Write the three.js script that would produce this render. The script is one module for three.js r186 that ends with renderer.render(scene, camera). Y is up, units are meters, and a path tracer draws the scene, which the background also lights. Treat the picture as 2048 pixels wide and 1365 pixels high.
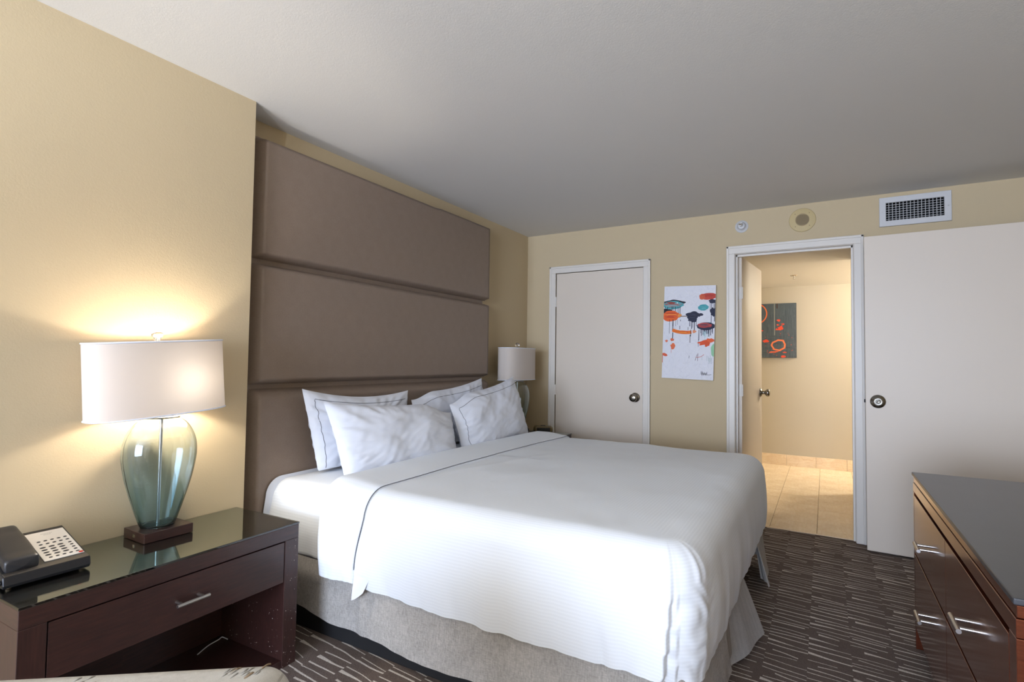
import * as THREE from 'three';
import { RoundedBoxGeometry } from 'three/addons/geometries/RoundedBoxGeometry.js';
import { mergeGeometries } from 'three/addons/utils/BufferGeometryUtils.js';
import { ImprovedNoise } from 'three/addons/math/ImprovedNoise.js';
import { RectAreaLightUniformsLib } from 'three/addons/lights/RectAreaLightUniformsLib.js';

// ------------------------------------------------------------------ camera, sky, large lights, exposure
RectAreaLightUniformsLib.init();
const scene = new THREE.Scene();
const renderer = new THREE.WebGLRenderer();
renderer.toneMapping = THREE.LinearToneMapping;
renderer.toneMappingExposure = 1.0;
renderer.shadowMap.enabled = true;
const D2R = Math.PI / 180;
const camera = new THREE.PerspectiveCamera(2 * Math.atan(682.5 / 1064.97) / D2R, 2048 / 1365, 0.05, 60);
camera.rotation.order = 'YXZ';
camera.rotation.set(2.1264 * D2R, 30.4711 * D2R, 0.7793 * D2R);
camera.position.set(2.395, 1.2026, 4.3428);
scene.add(camera);
scene.background = new THREE.Color().setRGB(1.8, 1.95, 2.2);
// area light placed as the daylight of the unseen window behind the camera
const daylight = new THREE.RectAreaLight(new THREE.Color().setRGB(0.80, 0.94, 1.22), 18.3, 2.8, 2.05);
daylight.position.set(1.75, 1.225, 8.96); daylight.lookAt(1.75, 1.225, 0); daylight.castShadow = true;
scene.add(daylight);

// ------------------------------------------------------------------ helpers
let seed = 7;
const rnd = () => { seed = (seed * 1664525 + 1013904223) >>> 0; return seed / 4294967296; };
const rr = (a, b) => a + (b - a) * rnd();
const PN = new ImprovedNoise();
const noise = (x, y = 0, z = 0) => PN.noise(x, y, z);
const lerp = (a, b, t) => a + (b - a) * t;
const clamp = (x, a = 0, b = 1) => Math.min(b, Math.max(a, x));
const sstep = (a, b, x) => { const t = clamp((x - a) / (b - a)); return t * t * (3 - 2 * t); };
const gauss = (d, w) => Math.exp(-(d * d) / (w * w));
const used = new Map();
function numbered(n) { const k = used.get(n) || 0; used.set(n, k + 1); return k ? `${n}_${String(k).padStart(3, '0')}` : n; }
function shade(o) { o.traverse(m => { if (m.isMesh) { m.castShadow = true; m.receiveShadow = true; } }); return o; }
function tag(o, label, category, group, kind) {
  o.userData.label = label; o.userData.category = category;
  if (group) o.userData.group = group;
  if (kind) o.userData.kind = kind;
  return o;
}
function mesh(name, geo, mat, parent) {
  const top = !parent || parent === scene;
  const m = new THREE.Mesh(Array.isArray(geo) ? merge(geo) : geo, mat);
  m.name = top ? numbered(name) : name; m.castShadow = m.receiveShadow = true;
  (parent || scene).add(m); return m;
}
function thing(name, label, category, pos = [0, 0, 0], turn = 0, group) {
  const g = new THREE.Group(); g.name = numbered(name); g.position.set(...pos); g.rotation.y = turn; scene.add(g);
  return tag(g, label, category, group);
}
function struct(o, label, category) { return tag(o, label, category, null, 'structure'); }
function sgroup(name, label, category, pos = [0, 0, 0], turn = 0) { return struct(thing(name, label, category, pos, turn), label, category); }
function merge(list) {
  const gs = list.map(g => { let q = g.index ? g.toNonIndexed() : g; const o = new THREE.BufferGeometry(); for (const k of ['position', 'normal', 'uv']) o.setAttribute(k, q.getAttribute(k)); return o; });
  return mergeGeometries(gs);
}
// metre uv by the dominant axis of the normal
function uvm(g, along = 'z') {
  if (g.index) g = g.toNonIndexed();
  const p = g.attributes.position, n = g.attributes.normal, a = new Float32Array(p.count * 2);
  for (let i = 0; i < p.count; i++) {
    const x = Math.abs(n.getX(i)), y = Math.abs(n.getY(i)), z = Math.abs(n.getZ(i));
    let u, v; if (x >= y && x >= z) { u = p.getZ(i); v = p.getY(i); } else if (y >= z) { u = p.getZ(i); v = p.getX(i); if (along === 'x') { v = u; u = p.getX(i); } } else { u = p.getX(i); v = p.getY(i); }
    a[2 * i] = u; a[2 * i + 1] = v;
  }
  g.setAttribute('uv', new THREE.BufferAttribute(a, 2)); return g;
}
// box given by its extents, edges eased by r
function bx(x0, x1, y0, y1, z0, z1, r = 0.0015) {
  const w = x1 - x0, h = y1 - y0, d = z1 - z0;
  const g = r > 0 ? new RoundedBoxGeometry(w, h, d, 2, Math.min(r, w / 2.01, h / 2.01, d / 2.01)) : new THREE.BoxGeometry(w, h, d);
  g.translate((x0 + x1) / 2, (y0 + y1) / 2, (z0 + z1) / 2); return uvm(g);
}
function cyl(r0, r1, h, x, y, z, axis = 'y', seg = 32) {
  const g = new THREE.CylinderGeometry(r0, r1, h, seg); if (axis === 'x') g.rotateZ(-Math.PI / 2); if (axis === 'z') g.rotateX(Math.PI / 2); g.translate(x, y, z); return g;
}
function lathe(pts, seg = 40) { return new THREE.LatheGeometry(pts.map(p => new THREE.Vector2(p[0], p[1])), seg); }
function tube(pts, r, n = 40, seg = 8, closed = false) { return new THREE.TubeGeometry(new THREE.CatmullRomCurve3(pts.map(p => new THREE.Vector3(...p)), closed, 'centripetal'), n, r, seg, closed); }
function grid(nu, nv, fn, uvf) {
  const pos = [], uv = [], idx = [];
  for (let j = 0; j <= nv; j++) for (let i = 0; i <= nu; i++) { const u = i / nu, v = j / nv; pos.push(...fn(u, v)); uv.push(...(uvf ? uvf(u, v) : [u, v])); }
  for (let j = 0; j < nv; j++) for (let i = 0; i < nu; i++) { const a = j * (nu + 1) + i, b = a + 1, c = a + nu + 1, d = c + 1; idx.push(a, b, d, a, d, c); }
  const g = new THREE.BufferGeometry(); g.setAttribute('position', new THREE.Float32BufferAttribute(pos, 3)); g.setAttribute('uv', new THREE.Float32BufferAttribute(uv, 2)); g.setIndex(idx); g.computeVertexNormals(); return g;
}
// ------------------------------------------------------------------ textures
function dataTex(w, h, fn, srgb, repX = 1, repY = 1) {
  const d = new Uint8Array(w * h * 4);
  for (let y = 0; y < h; y++) for (let x = 0; x < w; x++) { const c = fn(x, y), i = (y * w + x) * 4; if (typeof c === 'number') { d[i] = d[i + 1] = d[i + 2] = clamp(c, 0, 255); } else { d[i] = clamp(c[0], 0, 255); d[i + 1] = clamp(c[1], 0, 255); d[i + 2] = clamp(c[2], 0, 255); } d[i + 3] = 255; }
  const t = new THREE.DataTexture(d, w, h); t.magFilter = THREE.LinearFilter; t.minFilter = THREE.LinearFilter; t.wrapS = t.wrapT = THREE.RepeatWrapping; t.repeat.set(repX, repY);
  if (srgb) t.colorSpace = THREE.SRGBColorSpace; t.needsUpdate = true; return t;
}
// noise that repeats after n cells
function tnoise(n, s = 1) {
  const a = new Float32Array(n * n); let q = (s * 7919 + 13) >>> 0; for (let i = 0; i < n * n; i++) { q = (q * 1664525 + 1013904223) >>> 0; a[i] = q / 4294967296; }
  return (u, v) => { u = ((u % 1) + 1) % 1 * n; v = ((v % 1) + 1) % 1 * n; const i = Math.floor(u), j = Math.floor(v); let fu = u - i, fv = v - j; fu = fu * fu * (3 - 2 * fu); fv = fv * fv * (3 - 2 * fv); const g = (x, y) => a[(y % n) * n + (x % n)]; return lerp(lerp(g(i, j), g(i + 1, j), fu), lerp(g(i, j + 1), g(i + 1, j + 1), fu), fv); };
}
const n8 = tnoise(8, 1), n32 = tnoise(32, 2), n128 = tnoise(128, 3), n256 = tnoise(256, 4);
const std = o => new THREE.MeshStandardMaterial(o), phy = o => new THREE.MeshPhysicalMaterial(o);
const col = (r, g, b) => new THREE.Color(`rgb(${r},${g},${b})`);

// roller stipple of painted plaster
const stipple = dataTex(512, 512, (x, y) => 128 + 70 * (n128(x / 512, y / 512) - .5) + 60 * (n256(x / 512, y / 512) - .5) + 20 * (n32(x / 512, y / 512) - .5), false, 2, 2);
// woven cloth
const weave = dataTex(256, 256, (x, y) => { const a = Math.sin(x / 256 * Math.PI * 2 * 32), b = Math.sin(y / 256 * Math.PI * 2 * 32); return 128 + 50 * a * b + 60 * (n128(x / 256, y / 256) - .5); }, false, 25, 25);
// satin stripe of the hotel linen: fine ribs of about a centimetre
const stripeBump = dataTex(256, 256, (x, y) => 120 + 50 * (Math.sin(y / 256 * Math.PI * 2 * 10) > 0 ? 1 : 0) + 30 * (n128(x / 256, y / 256) - .5), false, 8, 8);
const stripeCol = dataTex(256, 256, (x, y) => { const s = Math.sin(y / 256 * Math.PI * 2 * 10); const k = 249 + 2 * clamp(s * 3, -1, 1); return [k - 8, k - 3, k + 3]; }, true, 8, 8);
// slub linen of the bed skirt
const linenCol = dataTex(1024, 1024, (x, y) => { const u = x / 1024, v = y / 1024; const k = 16 * (n256(u * .25, v) - .5) + 22 * (n256(u, v * .12) - .5) + 14 * (n128(u, v) - .5) + 12 * (n8(u, v) - .5); return [172 + k, 168 + k, 163 + k]; }, true, 2, 2);
// espresso veneer
const woodCol = dataTex(512, 1024, (x, y) => { const u = x / 512, v = y / 1024; const g = n128(u * 0.25, v) * .5 + n256(u * .06, v) * .5 - .5, m = n8(u, v) - .5; return [56 + 22 * g + 8 * m, 31 + 13 * g + 4 * m, 27 + 10 * g + 3 * m]; }, true, 1, 1.6);
const woodColV = dataTex(1024, 512, (x, y) => { const u = x / 1024, v = y / 512; const g = n128(u, v * .25) * .5 + n256(u, v * .06) * .5 - .5, m = n8(u, v) - .5; return [56 + 22 * g + 8 * m, 31 + 13 * g + 4 * m, 27 + 10 * g + 3 * m]; }, true, 1.6, 1);
// red-brown dresser veneer, pushed redder to imitate the orange bathroom reflection
const dresserCol = dataTex(512, 1024, (x, y) => { const u = x / 512, v = y / 1024; const g = n128(u * 0.25, v) * .5 + n256(u * .06, v) * .5 - .5, m = n8(u, v) - .5; return [76 + 22 * g + 8 * m, 37 + 13 * g + 4 * m, 25 + 9 * g + 3 * m]; }, true, 1, 1.6);
// the same veneer, scuffed to bare pale flecks along a leg
const flecks = []; for (let i = 0; i < 70; i++) flecks.push([.53 + .5 * rnd(), Math.pow(rnd(), 1.5) * .95, Math.pow(rnd(), 2) * 1.7 + .35]);
const woodChip = dataTex(512, 1024, (x, y) => { const u = x / 512, v = y / 1024; const g = n128(u * .5, v * .25) * .5 + n256(u * .5, v * .06) * .5 - .5; for (const [a, b, r] of flecks) { const dx = (u - (a % 1)) * 125, dy = (v - b) * 540; if (dx * dx + dy * dy < r * r) return [190, 180, 168]; } return [56 + 22 * g, 31 + 13 * g, 27 + 10 * g]; }, true, 8, 1.852);
// carpet: columns of pale tapering dashes on brown pile
const CW = 0.155, CN = 8, CS = CW * CN;
const carpetMask = (() => {
  const N = 2048, m = new Float32Array(N * N), px = N / CS;
  for (let c = 0; c < CN; c++) {
    let z = rr(0, .02);
    while (z < CS - .012) {
      const bold = rnd(), x0 = c * CW + (rnd() < .75 ? 0 : rr(0, .05)), x1 = (c + 1) * CW - (rnd() < .7 ? 0 : rr(.0, .07)), dz = rr(.004, .026), t0 = bold > .78 ? rr(.014, .020) : bold > .35 ? rr(.007, .010) : rr(.0042, .0056), t1 = t0 * (bold > .8 ? rr(.2, .45) : rr(.6, 1)), ph = rr(0, 9), wv = rr(0, .003);
      for (let X = Math.floor(x0 * px); X < x1 * px; X++) {
        const t = clamp((X / px - x0) / (x1 - x0)), zc = z + dz * t + wv * Math.sin(t * 5 + ph), th = lerp(t0, t1, clamp(t * 1.4)) / 2;
        for (let Y = Math.floor((zc - th - .002) * px); Y <= (zc + th + .002) * px; Y++) { const d = th - Math.abs(Y / px - zc) + .0012 * (n256(X / 300, Y / 300) - .5) * 2; if (d > 0) { const yy = ((Y % N) + N) % N; m[yy * N + ((X % N) + N) % N] = 1; } }
      }
      z += t0 + rr(.018, .042);
    }
  }
  return m;
})();
const carpetCol = dataTex(2048, 2048, (x, y) => { const u = x / 2048, v = y / 2048, k = carpetMask[y * 2048 + x], f = n256(u * 4, v * 4) - .5, g = n256(u * 2.3, v * 2.3) - .5, h = n32(u, v) - .5; const b = 22 * f + 16 * g + 5 * h; return k ? [206 + 2 * b, 197 + 2 * b, 187 + 2 * b] : [102 + b, 88 + b, 80 + b]; }, true, 1 / CS, 1 / CS);
const carpetBump = dataTex(1024, 1024, (x, y) => 110 + 110 * (n256(x / 256, y / 256) - .5) + 50 * carpetMask[(y * 2) * 2048 + x * 2], false, 1 / CS, 1 / CS);
// travertine
const marble = dataTex(512, 512, (x, y) => { const u = x / 512, v = y / 512; const w = n8(u, v) - .5, s = n32(u * .5, v * 2) - .5, f = n128(u, v) - .5, vein = Math.pow(1 - Math.abs(Math.sin((v * 3 + u * 1 + w * 1.4) * Math.PI * 2)), 10); return [240 + 14 * w + 10 * s + 8 * f - 12 * vein, 219 + 18 * w + 14 * s + 8 * f - 20 * vein, 188 + 22 * w + 22 * s + 8 * f - 30 * vein]; }, true, 1.5, 1.5);
const slate = dataTex(512, 512, (x, y) => { const u = x / 512, v = y / 512, k = 5 * (n8(u, v) - .5) + 4 * (n128(u, v) - .5) + 4 * (n256(u, v) - .5); return [56 + k, 59 + k, 66 + k]; }, true, 1.5, 1.5);
const scuffRough = dataTex(512, 512, (x, y) => 150 + 50 * (n32(x / 512, y / 512) - .5) + 40 * (n8(x / 512, y / 512) - .5), false, 2, 2);
const upholsteryCol = dataTex(512, 512, (x, y) => { const u = x / 512, v = y / 512, k = 10 * (n256(u, v) - .5) + 6 * (n128(u, v) - .5) + 4 * (n8(u, v) - .5); return [140 + k, 123 + k, 110 + k]; }, true, 4, 4);
const chairCol = dataTex(512, 512, (x, y) => { const u = x / 512, v = y / 512, k = 14 * (n256(u, v) - .5) + 10 * (n32(u, v) - .5); return [193 + k, 188 + k, 178 + k]; }, true, 5, 5);

const M = {
  wall: std({ color: col(200, 182, 149), roughness: .85, bumpMap: stipple, bumpScale: .0006 }),
  ceiling: std({ color: col(222, 220, 216), roughness: .95, bumpMap: stipple, bumpScale: .0006 }),
  bathWall: std({ color: col(193, 185, 168), roughness: .8, bumpMap: stipple, bumpScale: .0004 }),
  white: std({ color: col(219, 207, 192), roughness: .42 }),
  trim: std({ color: col(222, 216, 207), roughness: .35 }),
  carpet: std({ map: carpetCol, bumpMap: carpetBump, bumpScale: .004, roughness: 1 }),
  leather: phy({ map: upholsteryCol, roughness: .46, bumpMap: weave, bumpScale: .0003, sheen: .3, sheenRoughness: .5, sheenColor: col(150, 140, 132) }),
  leatherDark: std({ color: col(84, 73, 68), roughness: .6 }),
  linen: std({ map: stripeCol, bumpMap: stripeBump, bumpScale: .00007, roughness: .9 }),
  cotton: std({ color: col(232, 236, 246), roughness: .9, bumpMap: weave, bumpScale: .0001 }),
  thread: std({ color: col(92, 94, 104), roughness: .9 }),
  skirt: std({ map: linenCol, roughness: .95, bumpMap: weave, bumpScale: .0005 }),
  black: std({ color: col(20, 20, 22), roughness: .65 }),
  wood: phy({ map: woodCol, roughness: .42, clearcoat: .5, clearcoatRoughness: .16 }),
  woodV: phy({ map: woodColV, roughness: .42, clearcoat: .5, clearcoatRoughness: .16 }),
  woodChip: phy({ map: woodChip, roughness: .45, clearcoat: .4, clearcoatRoughness: .2 }),
  gloss: phy({ map: dresserCol, roughness: .2, ior: 1.9, specularColor: col(255, 150, 80), clearcoat: .6, clearcoatRoughness: .12 }),  // orange specular tint imitates the warm bathroom reflection on the fronts
  slate: phy({ map: slate, roughness: .3, ior: 1.65 }),
  steel: std({ color: col(205, 203, 200), metalness: 1, roughness: .28 }),
  chrome: std({ color: col(215, 212, 206), metalness: 1, roughness: .12 }),
  nickel: std({ color: col(150, 146, 138), metalness: 1, roughness: .2 }),
  tileGlass: phy({ color: 0xffffff, transmission: 1, thickness: .008, roughness: .01, ior: 2.0, attenuationColor: col(150, 205, 180), attenuationDistance: .06 }),
  vase: phy({ color: 0xffffff, transmission: 1, thickness: .006, roughness: .0, ior: 1.5, attenuationColor: col(138, 180, 192), attenuationDistance: .022 }),
  crystal: phy({ color: 0xffffff, transmission: 1, thickness: .03, roughness: .0, ior: 1.5 }),
  shade: phy({ color: col(208, 198, 189), transmission: .045, thickness: 0, roughness: 1 }),
  phone: std({ color: col(36, 36, 39), roughness: .36 }),
  phoneTrim: std({ color: col(58, 52, 46), roughness: .45 }),
  key: std({ color: col(44, 44, 47), roughness: .45 }),
  red: std({ color: col(196, 52, 36), roughness: .3 }),
  marble: phy({ map: marble, roughness: .3 }),
  grout: std({ color: col(165, 140, 108), roughness: .9 }),
  ventGrey: std({ color: col(205, 205, 206), roughness: .5 }),
  duct: std({ color: col(22, 22, 24), roughness: .9 }),
  cream: std({ color: col(198, 178, 132), roughness: .6 }),
  creamMesh: std({ color: col(160, 140, 105), roughness: .7 }),
  chair: std({ map: chairCol, roughness: .95, bumpMap: weave, bumpScale: .0006 }),
  worn: std({ color: col(142, 122, 98), roughness: 1 }),
  amber: phy({ color: col(96, 78, 40), roughness: .25, clearcoat: .5 }),
  glassPane: phy({ color: 0xffffff, transmission: 1, thickness: 0, roughness: 0 }),
  curtain: phy({ color: col(226, 224, 220), transmission: .3, thickness: 0, roughness: 1 }),
};

// ------------------------------------------------------------------ the room
const H = 2.3652, PX = 0.171, PZ = 2.887, XR = 3.5, ZN = 9.0, BC = 2.14, BZ = -2.84;
struct(mesh('floor', uvm(bx(-.1, XR + .1, -.1, 0, -.055, ZN + .1, 0), 'x'), M.carpet), 'brown carpet with columns of pale dashes', 'carpet');
struct(mesh('ceiling', bx(-.1, XR + .1, H, H + .1, -.1, ZN + .1, 0), M.ceiling), 'smooth white bedroom ceiling', 'ceiling');
struct(mesh('wall_left', bx(-.1, PX, 0, H, PZ, ZN + .1, 0), M.wall), 'beige wall behind the glowing lamp', 'wall');
struct(mesh('wall_headboard', bx(-.1, 0, 0, H, -.1, PZ, 0), M.wall), 'beige recessed wall behind the tall headboard', 'wall');
struct(mesh('wall_right', bx(XR, XR + .1, 0, H, -.1, ZN + .1, 0), M.wall), 'beige wall behind the dresser', 'wall');
{
  const s = new THREE.Shape();
  s.moveTo(0, 0);
  for (const [x, y] of [[.29, 0], [.29, 2.012], [1.11, 2.012], [1.11, 0], [1.785, 0], [1.785, 2.063], [2.583, 2.063], [2.583, 0], [XR, 0], [XR, H], [0, H]]) s.lineTo(x, y);
  s.closePath();
  const h = new THREE.Path(); h.moveTo(2.752, 2.176); h.lineTo(2.752, 2.3); h.lineTo(3.064, 2.3); h.lineTo(3.064, 2.176); h.closePath(); s.holes.push(h);
  const g = new THREE.ExtrudeGeometry(s, { depth: .12, bevelEnabled: false }); g.translate(0, 0, -.12);
  struct(mesh('wall_far', g, M.wall), 'beige far wall with closet door and doorway', 'wall');
  struct(mesh('added_closet_backing', bx(.2, 1.2, 0, 2.2, -.2, -.121, 0), M.duct), 'added dark plate behind the closed closet door, blocks outside light', 'wall');  // added plate keeping sky light out of the door gaps
}
// wall with the unseen window behind the camera, sized and set back for its daylight
{
  const s = new THREE.Shape(); s.moveTo(0, 0); s.lineTo(XR, 0); s.lineTo(XR, H); s.lineTo(0, H); s.closePath();
  const h = new THREE.Path(); h.moveTo(.35, .2); h.lineTo(.35, 2.25); h.lineTo(3.15, 2.25); h.lineTo(3.15, .2); h.closePath(); s.holes.push(h);
  const g = new THREE.ExtrudeGeometry(s, { depth: .12, bevelEnabled: false }); g.translate(0, 0, ZN);
  struct(mesh('wall_near', g, M.wall), 'beige wall around the window', 'wall');
  const w = sgroup('window_1', 'unseen wide window behind the camera with white frame and two mullions', 'window', [0, 0, ZN + .05]);
  mesh('window_frame', [bx(.35, .4, .2, 2.25, 0, .05), bx(3.1, 3.15, .2, 2.25, 0, .05), bx(.4, 3.1, .2, .25, 0, .05), bx(.4, 3.1, 2.2, 2.25, 0, .05)], M.trim, w);
  for (const x of [1.3, 2.2]) mesh('mullion', bx(x - .02, x + .02, .25, 2.2, .005, .045), M.trim, w);
  for (const [a, b] of [[.4, 1.28], [1.32, 2.18], [2.22, 3.1]]) mesh('pane', bx(a, b, .25, 2.2, .023, .027, 0), M.glassPane, w);
}
for (const [x0, x1, lab] of [[.19, .36, 'white drawn-back curtain at the left-wall side of the window'], [3.14, 3.46, 'white drawn-back curtain at the dresser side of the window']]) {
  const g = grid(60, 10, (u, v) => [lerp(x0, x1, u), lerp(.04, 2.3, v), ZN - .08 + .028 * Math.sin(u * Math.PI * 2 * 5)]);
  tag(mesh('curtain', g, M.curtain), lab, 'curtain', 'window curtains');
}
// bathroom shell
{
  const f = sgroup('floor_bathroom', 'bathroom floor of cream stone tiles', 'tile floor');
  mesh('grout_bed', bx(1.1, 4.1, -.1, -.003, BZ - .1, -.055, 0), M.grout, f);
  const geos = []; for (let k = 0; k < 4; k++) { const g = bx(-.151, .151, -.012, 0, -.151, .151, .0015); const uv = g.attributes.uv; for (let i = 0; i < uv.count; i++) uv.setXY(i, uv.getX(i) + k * .37, uv.getY(i) + k * .53); geos.push(g); }
  for (let c = 0; c < 6; c++) { const x = 1.725 - .305 * 1 + c * .305 + .1525; const off = c % 2 ? 0 : .1525; for (let r = -1; r < 10; r++) { const z1 = -.19 + .305 - off - r * .305, za = Math.min(z1, -.056), zb = Math.max(z1 - .305, BZ); if (za - zb < .03) continue; const full = Math.abs(za - zb - .305) < .001; const m = mesh('tile', full ? geos[Math.floor(rnd() * 4)] : bx(-.151, .151, -.012, 0, -(za - zb) / 2 + .0015, (za - zb) / 2 - .0015), M.marble, f); m.position.set(x, 0, (za + zb) / 2); } }
  mesh('threshold', bx(1.785, 2.583, -.01, .003, -.075, -.05, .002), M.marble, f);
  struct(mesh('ceiling_bathroom', bx(1.0, 4.1, BC, BC + .1, BZ - .1, -.12, 0), M.ceiling), 'low white bathroom ceiling', 'ceiling');
  struct(mesh('wall_bathroom_back', bx(1.0, 4.1, 0, BC, BZ - .1, BZ, 0), M.bathWall), 'cream bathroom back wall', 'wall');
  struct(mesh('wall_bathroom_left', bx(1.0, 1.15, 0, BC, BZ, -.12, 0), M.bathWall), 'cream bathroom wall behind the open door', 'wall');
  struct(mesh('wall_bathroom_right', bx(2.625, 4.1, 0, BC, -1.2, -.12, 0), M.bathWall), 'cream bathroom wall right of the doorway', 'wall');
  struct(mesh('wall_bathroom_end', bx(4.0, 4.1, 0, BC, BZ, -1.2, 0), M.bathWall), 'cream end wall of the vanity niche', 'wall');
  const b = sgroup('baseboard_bathroom', 'stone tile skirting along the bathroom walls', 'baseboard');
  for (let k = 0; k < 7; k++) { const x0 = 1.38 + k * .305; mesh('tile', bx(x0 + .001, x0 + .304, 0, .128, BZ, BZ + .012), M.marble, b); }
  for (let k = 0; k < 4; k++) { const z0 = -1.2 + k * .27; mesh('tile', bx(2.613, 2.625, 0, .128, z0 + .001, z0 + .269), M.marble, b); }
}
// casings
function casing(n, x0, x1, top, w, label, jambs) {
  const t = sgroup('trim_' + n, label, 'door casing');
  for (const [a, b] of [[x0, x0 + w], [x1 - w, x1]]) mesh('casing_side', [bx(a, b, 0, top - w, 0, .014, .003), bx(a < (x0 + x1) / 2 ? a : b - .018, a < (x0 + x1) / 2 ? a + .018 : b, 0, top, 0, .02, .004)], M.trim, t);
  mesh('casing_head', [bx(x0, x1, top - w, top, 0, .014, .003), bx(x0, x1, top - .018, top, 0, .02, .004)], M.trim, t);
  if (jambs) {
    mesh('jamb', bx(x0 + w - .022, x0 + w + .003, 0, top - w, -.12, .0), M.trim, t); mesh('jamb', bx(x1 - w - .003, x1 - w + .022, 0, top - w, -.12, .0), M.trim, t); mesh('jamb_head', bx(x0 + w - .022, x1 - w + .022, top - w - .003, top - w + .02, -.12, 0), M.trim, t);
    mesh('door_stop', bx(x0 + w + .003, x0 + w + .016, 0, top - w - .003, -.07, -.035), M.trim, t); mesh('door_stop', bx(x1 - w - .016, x1 - w - .003, 0, top - w - .003, -.07, -.035), M.trim, t); mesh('door_stop', bx(x0 + w, x1 - w, top - w - .018, top - w - .003, -.07, -.035), M.trim, t);
  }
  return t;
}
casing(1, .2365, 1.1605, 2.058, .06, 'white painted casing around the closed closet door');
casing(2, 1.7467, 2.6285, 2.1, .058, 'white painted casing around the bathroom doorway', true);
function knob(parent, pos, axis, mat = M.nickel, keyed = true) {
  const k = new THREE.Mesh(lathe([[0, 0], [.033, 0], [.034, .004], [.028, .009], [.014, .012], [.012, .03], [.02, .036], [.028, .046], [.0285, .056], [.024, .063], [.012, .0665], [0, .0665]], 36), mat);
  k.scale.setScalar(1.16); k.name = 'knob'; k.castShadow = k.receiveShadow = true; k.quaternion.setFromUnitVectors(new THREE.Vector3(0, 1, 0), new THREE.Vector3(...axis)); k.position.set(...pos); parent.add(k);
  if (keyed) { const c = mesh('keyhole', lathe([[0, .071], [.004, .071], [.009, .0695], [.010, .066]], 24), M.chrome, k); c.name = 'button'; }
  return k;
}
{ // closet door
  const d = sgroup('door_1', 'closed plain white closet door with round nickel knob', 'door');
  mesh('leaf', bx(.3005, 1.0965, .01, 1.9945, -.040, -.002, .002), M.white, d);
  knob(d, [1.034, .912, -.002], [0, 0, 1]);
  mesh('latch_plate', bx(1.0965, 1.1003, .86, .94, -.012, .0005, 0), M.nickel, d);
  for (const y of [1.74, .95, .25]) mesh('hinge', [cyl(.006, .006, .09, .2985, y, .003), bx(.2915, .2985, y - .045, y + .045, -.002, .001, 0)], M.trim, d);
}
{ // bathroom door, swung inward: hinged on the left jamb
  const hx = 1.826, hz = -.085, d = sgroup('door_2', 'white bathroom door standing open inside the doorway', 'door', [hx, 0, hz], 0);
  const a = Math.atan2(.068, .755); d.rotation.y = Math.PI / 2 - a; // local +x runs into the bathroom
  mesh('leaf', bx(0, .755, .012, 2.032, -.02, .018, .002), M.white, d);
  knob(d, [.69, .955, -.02], [0, 0, -1]); knob(d, [.69, .955, .018], [0, 0, 1], M.nickel, false);
  for (const y of [1.75, 1.0, .22]) { const h = mesh('hinge', [bx(-.0025, .0005, y - .045, y + .045, -.018, .016, 0), cyl(.006, .006, .09, -.004, y, .022)], M.trim, d); for (const dy of [-.03, 0, .03]) mesh('screw', cyl(.0025, .0025, .001, -.003, y + dy, dy ? -.008 : .004, 'x', 10), M.steel, h); }
}
{ // entry door folded open in front of the far wall
  const d = sgroup('door_3', 'wide plain white door standing open beside the dresser', 'door', [2.621, 0, .155], -2.2 * D2R);
  mesh('leaf', bx(0, .86, .014, 2.05, -.02, .02, .002), M.white, d);
  const k = mesh('knob', lathe([[0, 0], [.041, 0], [.043, .004], [.04, .008], [.03, .011], [.026, .014], [.024, .02], [.0255, .03], [.0265, .037], [.024, .042], [.019, .044], [.017, .041], [.0125, .041], [.0105, .045], [.0075, .0465], [.006, .044], [0, .044]], 40), M.nickel, d); k.rotation.x = Math.PI / 2; k.position.set(.066, .972, .02);
  mesh('latch', bx(-.008, 0, .962, .982, -.006, .008, .001), M.black, d);
  for (const y of [1.8, 1.0, .25]) mesh('hinge', cyl(.007, .007, .09, 0.866, y, .0), M.steel, d);
}
// ------------------------------------------------------------------ wall fittings
{
  const v = thing('air_vent', 'white rectangular air vent with grid louvres above the open door', 'vent', [2.909, 2.238, 0]);
  const W = .189, h = .0955, w2 = .157, h2 = .063;
  const s = new THREE.Shape(); s.moveTo(-W, -h); s.lineTo(W, -h); s.lineTo(W, h); s.lineTo(-W, h); s.closePath(); const q = new THREE.Path(); q.moveTo(-w2, -h2); q.lineTo(-w2, h2); q.lineTo(w2, h2); q.lineTo(w2, -h2); q.closePath(); s.holes.push(q);
  const g = new THREE.ExtrudeGeometry(s, { depth: .008, bevelEnabled: true, bevelSize: .003, bevelThickness: .004, bevelSegments: 2 }); g.translate(0, 0, .0045); mesh('frame', g, M.ventGrey, v);
  mesh('duct', [bx(-.155, .155, -.062, .062, -.119, -.115, 0), bx(-.1555, -.153, -.062, .062, -.115, 0, 0), bx(.153, .1555, -.062, .062, -.115, 0, 0), bx(-.155, .155, .059, .0615, -.115, 0, 0), bx(-.155, .155, -.0615, -.059, -.115, 0, 0)], M.duct, v);
  const vb = bx(-.0014, .0014, -h2, h2, -.003, .007, .0008), hb = bx(-w2 + .0005, w2 - .0005, -.0013, .0013, -.014, -.004, .0008);
  for (let k = 1; k < 16; k++) { const m = mesh('vertical_louvre', vb, M.ventGrey, v); m.position.x = -w2 + k * 2 * w2 / 16; }
  for (let k = 1; k < 8; k++) { const m = mesh('horizontal_louvre', hb, M.ventGrey, v); m.position.y = -h2 + k * 2 * h2 / 8; m.rotation.x = .12; }
  for (const s2 of [-1, 1]) mesh('screw', cyl(.004, .004, .002, s2 * .175, 0, .017, 'z', 14), M.steel, v);
}
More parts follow.
